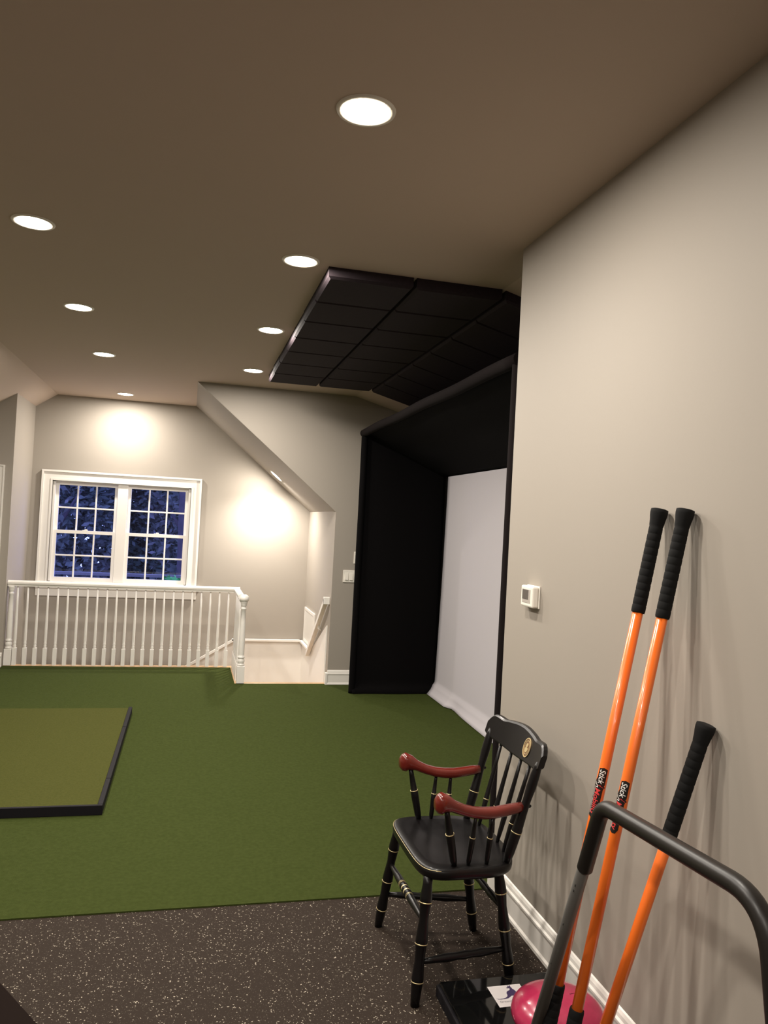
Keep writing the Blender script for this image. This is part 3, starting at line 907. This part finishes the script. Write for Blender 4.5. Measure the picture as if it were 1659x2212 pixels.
# back spindles
for k in range(4):
    f = (k + 1) / 5
    yb = CY - 0.205 + 0.41 * f; yt = CY - 0.228 + 0.456 * f
    t = (yt - CY) / CW
    p0 = Vector((1.150 + 0.030 * (1 - (2 * f - 1) ** 2), yb, 0.436)); p1 = Vector((lean(0.775) + bow(t), yt, 0.775))
    so = MB().turned(p0, p1, [(0, 0.006), (0.12, 0.0085), (0.33, 0.0105), (0.345, 0.0095), (0.7, 0.0075), (1, 0.006)], 12).build('back_spindle', CHAIRB, ch)
    gold_ring(p0, p1, 0.31, 0.0110, so, 0.0014)
# arms
for sg in (-1, 1):
    ya = CY + sg * 0.222
    P = [(0.864, 0.659), (0.874, 0.662), (0.888, 0.664), (0.905, 0.660), (0.93, 0.650), (0.97, 0.634), (1.01, 0.623), (1.05, 0.618), (1.09, 0.618), (1.13, 0.623), (1.17, 0.629), (1.196, 0.633)]
    Hh = [0.018, 0.029, 0.034, 0.029, 0.020, 0.018, 0.0185, 0.019, 0.0185, 0.018, 0.017, 0.015]
    Ww = [0.016, 0.025, 0.028, 0.026, 0.024, 0.022, 0.022, 0.022, 0.021, 0.020, 0.018, 0.016]
    m = MB(); vs, fs = [], []
    sgn = 18
    for i, (x, z) in enumerate(P):
        yy = ya + sg * (0.010 if i < 4 else 0.010 * max(0, 1 - (i - 3) / 6)) - sg * 0.010 * (i / 11)
        dx = P[min(i + 1, 11)][0] - P[max(i - 1, 0)][0]; dz = P[min(i + 1, 11)][1] - P[max(i - 1, 0)][1]
        L = math.hypot(dx, dz); tx, tz = dx / L, dz / L
        if i <= 2: tx, tz = 1, 0
        for k in range(sgn):
            a = 2 * math.pi * k / sgn
            e = 2.8
            rr = (abs(math.cos(a)) ** e + abs(math.sin(a)) ** e) ** (-1 / e)
            oy, on = Ww[i] * rr * math.cos(a), Hh[i] * rr * math.sin(a)
            vs.append((x - tz * on, yy + oy, z + tx * on - (0.004 if i in (1, 2) and on < 0 else 0)))
    for i in range(len(P) - 1):
        for k in range(sgn):
            l = (k + 1) % sgn
            fs.append((i * sgn + k, i * sgn + l, (i + 1) * sgn + l, (i + 1) * sgn + k))
    fs.append(tuple(range(sgn - 1, -1, -1))); fs.append(tuple((len(P) - 1) * sgn + k for k in range(sgn)))
    m.add(vs, fs, True)
    arm = m.build('arm', CHERRY, ch); arm['label'] = 'glossy dark red arm'
    # arm post and spindles
    for (bx_, tx_, r_, tz_) in ((0.950, 0.908, 0.0155, 0.640), (1.000, 1.018, 0.0105, 0.612), (1.068, 1.080, 0.0105, 0.606)):
        p0 = Vector((bx_, CY + sg * 0.215, 0.436)); p1 = Vector((tx_, ya + sg * 0.004, tz_))
        so = MB().turned(p0, p1, [(0, r_ * 0.62), (0.12, r_ * 0.85), (0.45, r_), (0.56, r_ * 0.97), (0.575, r_ * 0.86), (0.85, r_ * 0.65), (1, r_ * 0.58)], 12).build('arm_post' if r_ > 0.012 else 'arm_spindle', CHAIRB, ch)
        gold_ring(p0, p1, 0.565, r_ * 1.02, so, 0.0014)

# ------------------------------------------------------------------ mobility sticks
def text_mesh(txt, size, shear=0.0, offset=0.0):
    cu = bpy.data.curves.new('t', 'FONT')
    cu.body = txt; cu.size = size; cu.shear = shear; cu.offset = offset
    cu.resolution_u = 3
    o = bpy.data.objects.new('t', cu)
    COL.objects.link(o)
    bpy.context.view_layer.update()
    me = bpy.data.meshes.new_from_object(o.evaluated_get(bpy.context.evaluated_depsgraph_get()))
    vs = [v.co.copy() for v in me.vertices]; fs = [tuple(p.vertices) for p in me.polygons]
    bpy.data.objects.remove(o); bpy.data.curves.remove(cu); bpy.data.meshes.remove(me)
    return vs, fs
def subdivide2d(vs, fs, maxlen=0.004):
    bm = bmesh.new()
    bv = [bm.verts.new(v) for v in vs]
    for f in fs:
        try: bm.faces.new([bv[i] for i in f])
        except ValueError: pass
    bmesh.ops.triangulate(bm, faces=bm.faces[:])
    for _ in range(4):
        es = [e for e in bm.edges if e.calc_length() > maxlen]
        if not es: break
        bmesh.ops.subdivide_edges(bm, edges=es, cuts=1)
        bmesh.ops.triangulate(bm, faces=bm.faces[:])
    bm.verts.index_update()
    out = [v.co.copy() for v in bm.verts], [tuple(v.index for v in f.verts) for f in bm.faces]
    bm.free()
    return out
CAMP = Vector((0, 0, CAM_Z))
def make_stick(T_, B_, label, r=0.0156, grip=0.315, bgrip=0.28, decal=None, group='orange mobility sticks leaning on the right wall', ang0=0.0):
    T_, B_ = Vector(T_), Vector(B_)
    d = (B_ - T_); L = d.length; d = d / L
    e = empty('exercise_stick', B_, label, 'exercise stick', group)
    MB().tube([T_ + d * 0.02, B_ - d * 0.02], r, 24).build('tube', ORANGE, e)
    # ribbed grip with flared butt
    def gripm(P0, dr, ln, name):
        path, rad = [], []
        path += [0.0, 0.002, 0.012, 0.022, 0.035, 0.050]; rad += [0.019, 0.0250, 0.0255, 0.0245, 0.0222, 0.0206]
        t = 0.056; nseg = max(3, int((ln - 0.056) / 0.0215)); st_ = (ln - 0.058) / nseg
        for k in range(nseg):
            path += [t, t + 0.002, t + st_ * 0.5, t + st_ - 0.0025, t + st_ - 0.001]; rad += [0.0193, 0.0200, 0.0202, 0.0200, 0.0193]
            t += st_
        path += [ln]; rad += [0.0192]
        pp = sorted(zip(path, rad)); 
        MB().tube([P0 + dr * a for a, b in pp], [b for a, b in pp], 24).build(name, FOAM, e)
    gripm(T_, d, grip, 'top_grip')
    gripm(B_, -d, bgrip, 'bottom_grip')
    if decal is not None:
        s0, ln = decal
        mid = T_ + d * (s0 + ln / 2)
        v = (CAMP - mid); v = (v - d * v.dot(d)).normalized()
        rgt = (-d).cross(v) * 1.0      # to the right as seen from the camera when up = -d
        rgt = Vector(rgt).normalized()
        if rgt.dot(r2) < 0: rgt = -rgt
        def wrap(pts, off):
            out = []
            for p in pts:      # p.x along the stick downwards, p.y across (toward the right)
                a = p.y / r + ang0
                out.append(T_ + d * (s0 + p.x) + (v * math.cos(a) + rgt * math.sin(a)) * (r + off))
            return out
        h = 0.0155
        lab = [(0.003, -0.004), (0.000, 0.004), (0.004, h), (0.048, h), (0.052, h - 0.002), (0.056, h + 0.003), (0.059, h - 0.002), (0.064, h - 0.003), (ln - 0.012, h - 0.005), (ln - 0.001, 0.004), (ln, -0.004), (ln - 0.006, -0.0165), (0.045, -0.0165), (0.036, -0.013), (0.03, -0.010), (0.004, -0.009)]
        vs, fs = subdivide2d([Vector((a, b, 0)) for a, b in lab], [tuple(range(len(lab)))], 0.005)
        dc = MB().add(wrap(vs, 0.0006), fs).build('decal', DECB, e)
        def put(txt, x0, y0, size, mm, off=0.0011, fx=1.0, bold=0.0006, shear=0.15):
            vs, fs = text_mesh(txt, size, shear, bold)
            vs = [Vector((x0 + p.x * fx, y0 + p.y, 0)) for p in vs]
            vs, fs = subdivide2d(vs, fs, 0.006)
            wd_ = max(p.x for p in vs) - x0
            MB().add(wrap(vs, off), fs).build('lettering', mm, dc)
            return wd_
        put('Stick', 0.006, -0.0050, 0.0225, DECW, fx=0.92, bold=0.00025)
        put('Mobility', 0.060, -0.0085, 0.0205, DECR, fx=1.14, bold=0.00025)
        put('MOVEMENT TRAINING SYSTEM', 0.060, -0.0130, 0.0042, DECW, bold=0.0, shear=0, fx=1.25)
        # little stick figure between the two words (swoosh strokes)
        def stroke(ps, w2, mm):
            v_, f_ = [], []
            for i in range(len(ps) - 1):
                a, b = Vector((*ps[i], 0)), Vector((*ps[i + 1], 0)); n_ = (b - a).normalized(); n_ = Vector((-n_.y, n_.x, 0)) * w2
                k0 = len(v_); v_ += [a - n_, b - n_, b + n_, a + n_]; f_.append((k0, k0 + 1, k0 + 2, k0 + 3))
            MB().add(wrap(v_, 0.0012), f_).build('figure', mm, dc)
        stroke([(0.044, -0.012), (0.050, -0.0095), (0.053, -0.004), (0.058, -0.003), (0.057, -0.011)], 0.0008, DECW)
        stroke([(0.052, 0.001), (0.0545, 0.006), (0.057, 0.013)], 0.0006, DECR)
        stroke([(0.053, -0.003), (0.0515, 0.004)], 0.0007, DECR)
    return e
T1, B1 = (1.356, 2.062, 1.692), (1.036, 2.053, 0.008)
T2, B2 = (1.357, 1.938, 1.691), (1.050, 1.962, 0.008)
T3, B3 = (1.357, 1.806, 1.119), (1.105, 1.950, 0.008)
make_stick(T1, B1, 'tall orange stick leaning on wall, left of the two tall ones', bgrip=0.315, decal=(0.775, 0.146), ang0=-0.28)
make_stick(T2, B2, 'tall orange stick leaning on wall, right of the two tall ones', bgrip=0.30, decal=(0.775, 0.148), ang0=-0.38)
make_stick(T3, B3, 'shortest orange stick with long black grip, at the right', grip=0.345, bgrip=0.10)

# ------------------------------------------------------------------ push-up / dip bar
db = empty('exercise_bar', (1.05, 1.62, 0), 'grey steel exercise stand with black foam-covered handle bar in the foreground', 'exercise bar')
XD = 1.05
pts_c = [(XD, 1.845, 0.765), (XD, 1.790, 0.888), (XD, 1.285, 0.925), (XD, 1.190, 0.790)]
def fillet(pts, rads, n=10):
    P = [Vector(p) for p in pts]
    out = [P[0]]
    for i in range(1, len(P) - 1):
        a, b, c_ = P[i - 1], P[i], P[i + 1]
        r_ = rads[i - 1]
        p = b + (a - b).normalized() * r_; q = b + (c_ - b).normalized() * r_
        for k in range(n + 1):
            t = k / n
            out.append(p * (1 - t) ** 2 + b * 2 * t * (1 - t) + q * t * t)
    out.append(P[-1])
    return out
bot_l = Vector((XD, 2.150, 0.0)); bot_r = Vector((XD, 0.985, 0.0))
gl_ = Vector((XD, 1.863, 0.722)); gr_ = Vector((XD, 1.14, 0.55))
core = fillet([(XD, 2.152, 0.022), (XD, 1.785, 0.923), (XD, 1.205, 0.956), (XD, 1.03, 0.022)], [0.045, 0.10])
MB().tube(core, 0.0165, 20).build('steel_tube', GREY, db)
foam = fillet([(XD, 1.858, 0.733), (XD, 1.785, 0.923), (XD, 1.205, 0.956), (XD, 1.115, 0.47)], [0.045, 0.10])
m0 = MB()
fr = [0.0207] * len(foam); 
foam = [foam[0] + (foam[0] - foam[1]).normalized() * 0.006] + foam + [foam[-1] + (foam[-1] - foam[-2]).normalized() * 0.006]
fr = [0.017] + fr + [0.017]
m0.tube(foam, fr, 24); m0.build('foam_grip', FOAMB, db)
for y in (2.152, 1.03):
    MB().box(XD - 0.22, XD + 0.02 + (0.0 if y > 2 else 0.16), y - 0.018, y + 0.018, 0.0, 0.036, 0.006).build('foot_bar', GREY, db)
# adjustment holes on the outer left side of the tube
la, lb = Vector((XD, 1.863, 0.70)), Vector((XD, 2.152, 0.022))
for f in (0.03, 0.055, 0.22, 0.42, 0.62):
    q = la.lerp(lb, f); n_ = Vector((-0.93, 0.35, 0.12)).normalized()
    ax = (lb - la).normalized(); n_ = (n_ - ax * n_.dot(ax)).normalized()
    MB().tube([q + n_ * 0.0158, q + n_ * 0.0171], 0.0036, 10).build('adjustment_hole', HOLE, db)

# ------------------------------------------------------------------ glossy platform with sticker
pf = empty('exercise_platform', (1.12, 2.36, 0), 'low glossy black platform on the floor in front of the chair', 'platform')
PX0, PX1, PYb, PYf, PZ = 0.905, 1.345, 2.562, 2.185, 0.052
MB().box(PX0, PX1, PYf, PYb, 0.0, PZ - 0.012, 0.004).build('platform_base', RUBBERB, pf)
MB().box(PX0 + 0.008, PX1 - 0.003, PYf + 0.006, PYb - 0.008, PZ - 0.012, PZ, 0.004).build('glass_top', GLOSSB, pf)
sk = MB().box(1.066, 1.185, 2.385, 2.499, PZ, PZ + 0.0004).build('sticker', STICKW, pf)
def flat_poly(pts, name, m, z=PZ + 0.0006):
    # unit square on the sticker -> platform coordinates, u right, v away from the camera
    MB().prism([(1.066 + 0.119 * u, 2.385 + 0.114 * v, z) for u, v in pts], (0, 0, 0.0002)).build(name, m, sk)
# kangaroo emblem, hopping to the right with a long tail to the left
flat_poly([(0.05, 0.405), (0.14, 0.372), (0.24, 0.375), (0.33, 0.40), (0.40, 0.45), (0.435, 0.52), (0.44, 0.60), (0.47, 0.67), (0.53, 0.72), (0.585, 0.74),
           (0.61, 0.79), (0.615, 0.84), (0.585, 0.835), (0.545, 0.84), (0.53, 0.865), (0.565, 0.885), (0.60, 0.90), (0.585, 0.96), (0.61, 0.965), (0.635, 0.91),
           (0.655, 0.975), (0.68, 0.965), (0.675, 0.90), (0.685, 0.86), (0.69, 0.80), (0.72, 0.74), (0.74, 0.68), (0.745, 0.62), (0.79, 0.585), (0.83, 0.60), (0.84, 0.585),
           (0.80, 0.555), (0.74, 0.555), (0.735, 0.50), (0.71, 0.46), (0.715, 0.40), (0.75, 0.345), (0.80, 0.33), (0.80, 0.315), (0.72, 0.32), (0.69, 0.34), (0.665, 0.40), (0.64, 0.44),
           (0.58, 0.47), (0.53, 0.47), (0.48, 0.42), (0.40, 0.37), (0.30, 0.348), (0.18, 0.348), (0.10, 0.365)], 'kangaroo_emblem', PURPLE)
flat_poly([(0.78, 0.60), (0.84, 0.64), (0.93, 0.67), (0.94, 0.65), (0.86, 0.60), (0.80, 0.575)], 'emblem_wing', GREYINK)
vs_, fs_ = text_mesh('DreamKangaroo', 0.0135)
MB().add([(1.078 + p.x, 2.407 + p.y, PZ + 0.0007) for p in vs_], fs_).build('lettering', GREYINK, sk)

# ------------------------------------------------------------------ pink ball
bl = empty('exercise_ball', (1.190, 2.224, PZ), 'glossy pink inflatable ball on the black platform below the sticks', 'ball')
def ball():
    m = MB(); NU, NV = 48, 24
    R_, c_, zc = 0.146, 0.066, PZ + 0.0655
    vs, fs = [(1.190, 2.224, zc - c_)], []
    for j in range(1, NV):
        th_ = math.pi * j / NV
        e = 0.92
        for i in range(NU):
            a = 2 * math.pi * i / NU
            rr = R_ * math.sin(th_) ** e; zz = -c_ * math.cos(th_)
            vs.append((1.190 + rr * math.cos(a), 2.224 + rr * math.sin(a), zc + zz))
    vs.append((1.190, 2.224, zc + c_))
    for i in range(NU):
        fs.append((0, 1 + (i + 1) % NU, 1 + i))
        fs.append((len(vs) - 1, len(vs) - 1 - NU + i, len(vs) - 1 - NU + (i + 1) % NU))
    for j in range(NV - 2):
        for i in range(NU):
            l = (i + 1) % NU
            fs.append((1 + j * NU + i, 1 + j * NU + l, 1 + (j + 1) * NU + l, 1 + (j + 1) * NU + i))
    return m.add(vs, fs, True)
ball().build('ball_shell', PINK, bl)
zt = PZ + 0.0655 + 0.066
MB().tube([(1.190, 2.224, zt - 0.003), (1.190, 2.224, zt + 0.0006), (1.190, 2.224, zt + 0.0012)], [0.010, 0.009, 0.004], 16).build('valve_plug', PINK, bl)
sm = []
for k in range(9):
    x_ = 0.030 + 0.007 * k; sm.append((1.190 + x_, 2.224 - 0.01 + 0.006 * k * 0.3, PZ + 0.0655 + 0.066 * math.sqrt(max(0, 1 - (math.hypot(x_, 0.01) / 0.146) ** 2)) + 0.0004))
MB().tube(sm, 0.0012, 6).build('seam', mat('seam_dark', (0.18, 0.008, 0.03), 0.5), bl)

# ------------------------------------------------------------------ dark mat at the lower left corner
dv = Vector((0.545, -0.838, 0)); nv = Vector((-0.838, -0.545, 0))
p_ = Vector((-0.52, 2.79, 0)) - dv * 0.25
em = MB()
q_ = [p_, p_ + dv * 1.5, p_ + dv * 1.5 + nv * 0.7, p_ + nv * 0.7]
em.prism(q_, (0, 0, 0.04))
eo = em.build('exercise_mat', EXMAT)
tag(eo, 'dark exercise mat on the speckled floor at the lower left corner', 'mat')

# ------------------------------------------------------------------ outdoors beyond the window
gd = MB().box(-16, 12, YW + 0.6, 34, -3.3, -3.2)
struct('ground_outdoor', gd, GROUND, 'dark garden ground outside', 'ground')
dk = empty('deck_railing', (-0.6, 12, 0), 'dim grey deck railing outside the window', 'railing')
MB().box(-4.5, 2.5, 11.94, 12.06, 0.66, 0.70).build('top_rail', DECKW, dk)
MB().box(-4.5, 2.5, 11.97, 12.03, -0.05, -0.01).build('bottom_rail', DECKW, dk)
b0 = None
for k in range(26):
    x = -4.4 + k * 0.27
    if b0 is None:
        b0 = MB().box(x - 0.02, x + 0.02, 11.98, 12.02, -0.01, 0.66).build('baluster', DECKW, dk, loc=(x, 12, 0.3)); xb = x
    else:
        q = b0.copy(); COL.objects.link(q); q.parent = dk; q.location = b0.location + Vector((x - xb, 0, 0))
struct('floor_deck', MB().box(-4.5, 2.5, 9.9, 11.9, -0.25, -0.15), DECKW, 'outdoor deck boards', 'floor')
for x in (-4.3, -1.0, 2.3):
    MB().box(x - 0.06, x + 0.06, 11.94, 12.06, -3.2, 0.66).build('post', DECKW, dk)

def leaves(n, cen, rad, sz, rng, name, m, parent, kind='stuff'):
    vs, fs = [], []
    for _ in range(n):
        while True:
            p = Vector((rng.uniform(-1, 1), rng.uniform(-1, 1), rng.uniform(-1, 1)))
            if 0.25 < p.length < 1: break
        p = Vector((p.x * rad[0], p.y * rad[1], p.z * rad[2])) + cen
        a = Vector((rng.gauss(0, 1), rng.gauss(0, 1), rng.gauss(0, 0.6))).normalized()
        b = a.cross(Vector((rng.gauss(0, 1), rng.gauss(0, 1), rng.gauss(0, 1)))).normalized()
        s_ = sz * rng.uniform(0.6, 1.5)
        k = len(vs)
        vs += [p - a * s_, p + b * s_ * 0.45, p + a * s_, p - b * s_ * 0.45]
        fs.append((k, k + 1, k + 2, k + 3))
    o = MB().add(vs, fs).build(name, m, parent)
    o['kind'] = kind
    return o
rng = random.Random(3)
trees = [(-4.6, 19.0, 2.1, 5.4, 'leafy dark tree outside, far behind the left sash'), (-3.0, 15.4, 1.75, 5.2, 'dense dark evergreen outside close behind the left sash'),
         (-0.9, 19.0, 1.45, 5.0, 'dark tree outside far behind the window mullion'), (0.75, 15.4, 1.6, 5.2, 'bushy dark tree outside at the right sash'),
         (-8.9, 19.0, 2.0, 5.4, 'broad dark tree outside farthest left'), (3.3, 19.0, 2.5, 5.4, 'broad dark tree outside farthest right')]
for x, y, rx, rz, lab in trees:
    t = empty('garden_tree', (x, y, -3.2), lab, 'tree', 'trees outside the window')
    MB().tube([(x, y, -3.2), (x + 0.1, y, -1.0), (x - 0.05, y, 1.5), (x, y, 4.0)], [0.26, 0.20, 0.16, 0.06], 12).build('trunk', BARK, t)
    for k in range(5):
        a = rng.uniform(0, 6.28); z = rng.uniform(0, 2.5)
        MB().tube([(x, y, z), (x + 0.9 * math.cos(a), y + 0.9 * math.sin(a), z + 0.5), (x + 1.6 * math.cos(a), y + 1.6 * math.sin(a), z + 1.3)], [0.07, 0.05, 0.02], 8).build('branch', BARK, t)
    leaves(17000, Vector((x, y, 1.9)), (rx, 1.3, rz), 0.075, rng, 'foliage', LEAF, t)
tb = empty('garden_tree', (0.10, 13.6, -3.2), 'bare purple-brown tree trunk outside behind the right sash', 'tree')
MB().tube([(-0.02, 13.6, -3.2), (0.0, 13.6, 0.5), (-0.05, 13.6, 2.5), (-0.10, 13.6, 5.5)], [0.2, 0.17, 0.16, 0.12], 12).build('trunk', BARK, tb)
bs = empty('garden_bush', (-0.22, 11.5, -0.15), 'small green bush outside at the lower right of the window', 'bush')
MB().tube([(-0.22, 11.5, -0.15), (-0.22, 11.5, 0.4)], 0.02, 8).build('stem', BARK, bs)
leaves(420, Vector((-0.20, 11.5, 0.46)), (0.28, 0.22, 0.27), 0.05, rng, 'foliage', LEAFG, bs)
hd = empty('garden_hedge', (-1.5, 20.5, -3.2), 'dark hedge of foliage outside behind the trees', 'hedge')
leaves(16000, Vector((-2, 22.6, 0.6)), (12, 1.2, 4.6), 0.22, rng, 'foliage', LEAF, hd)
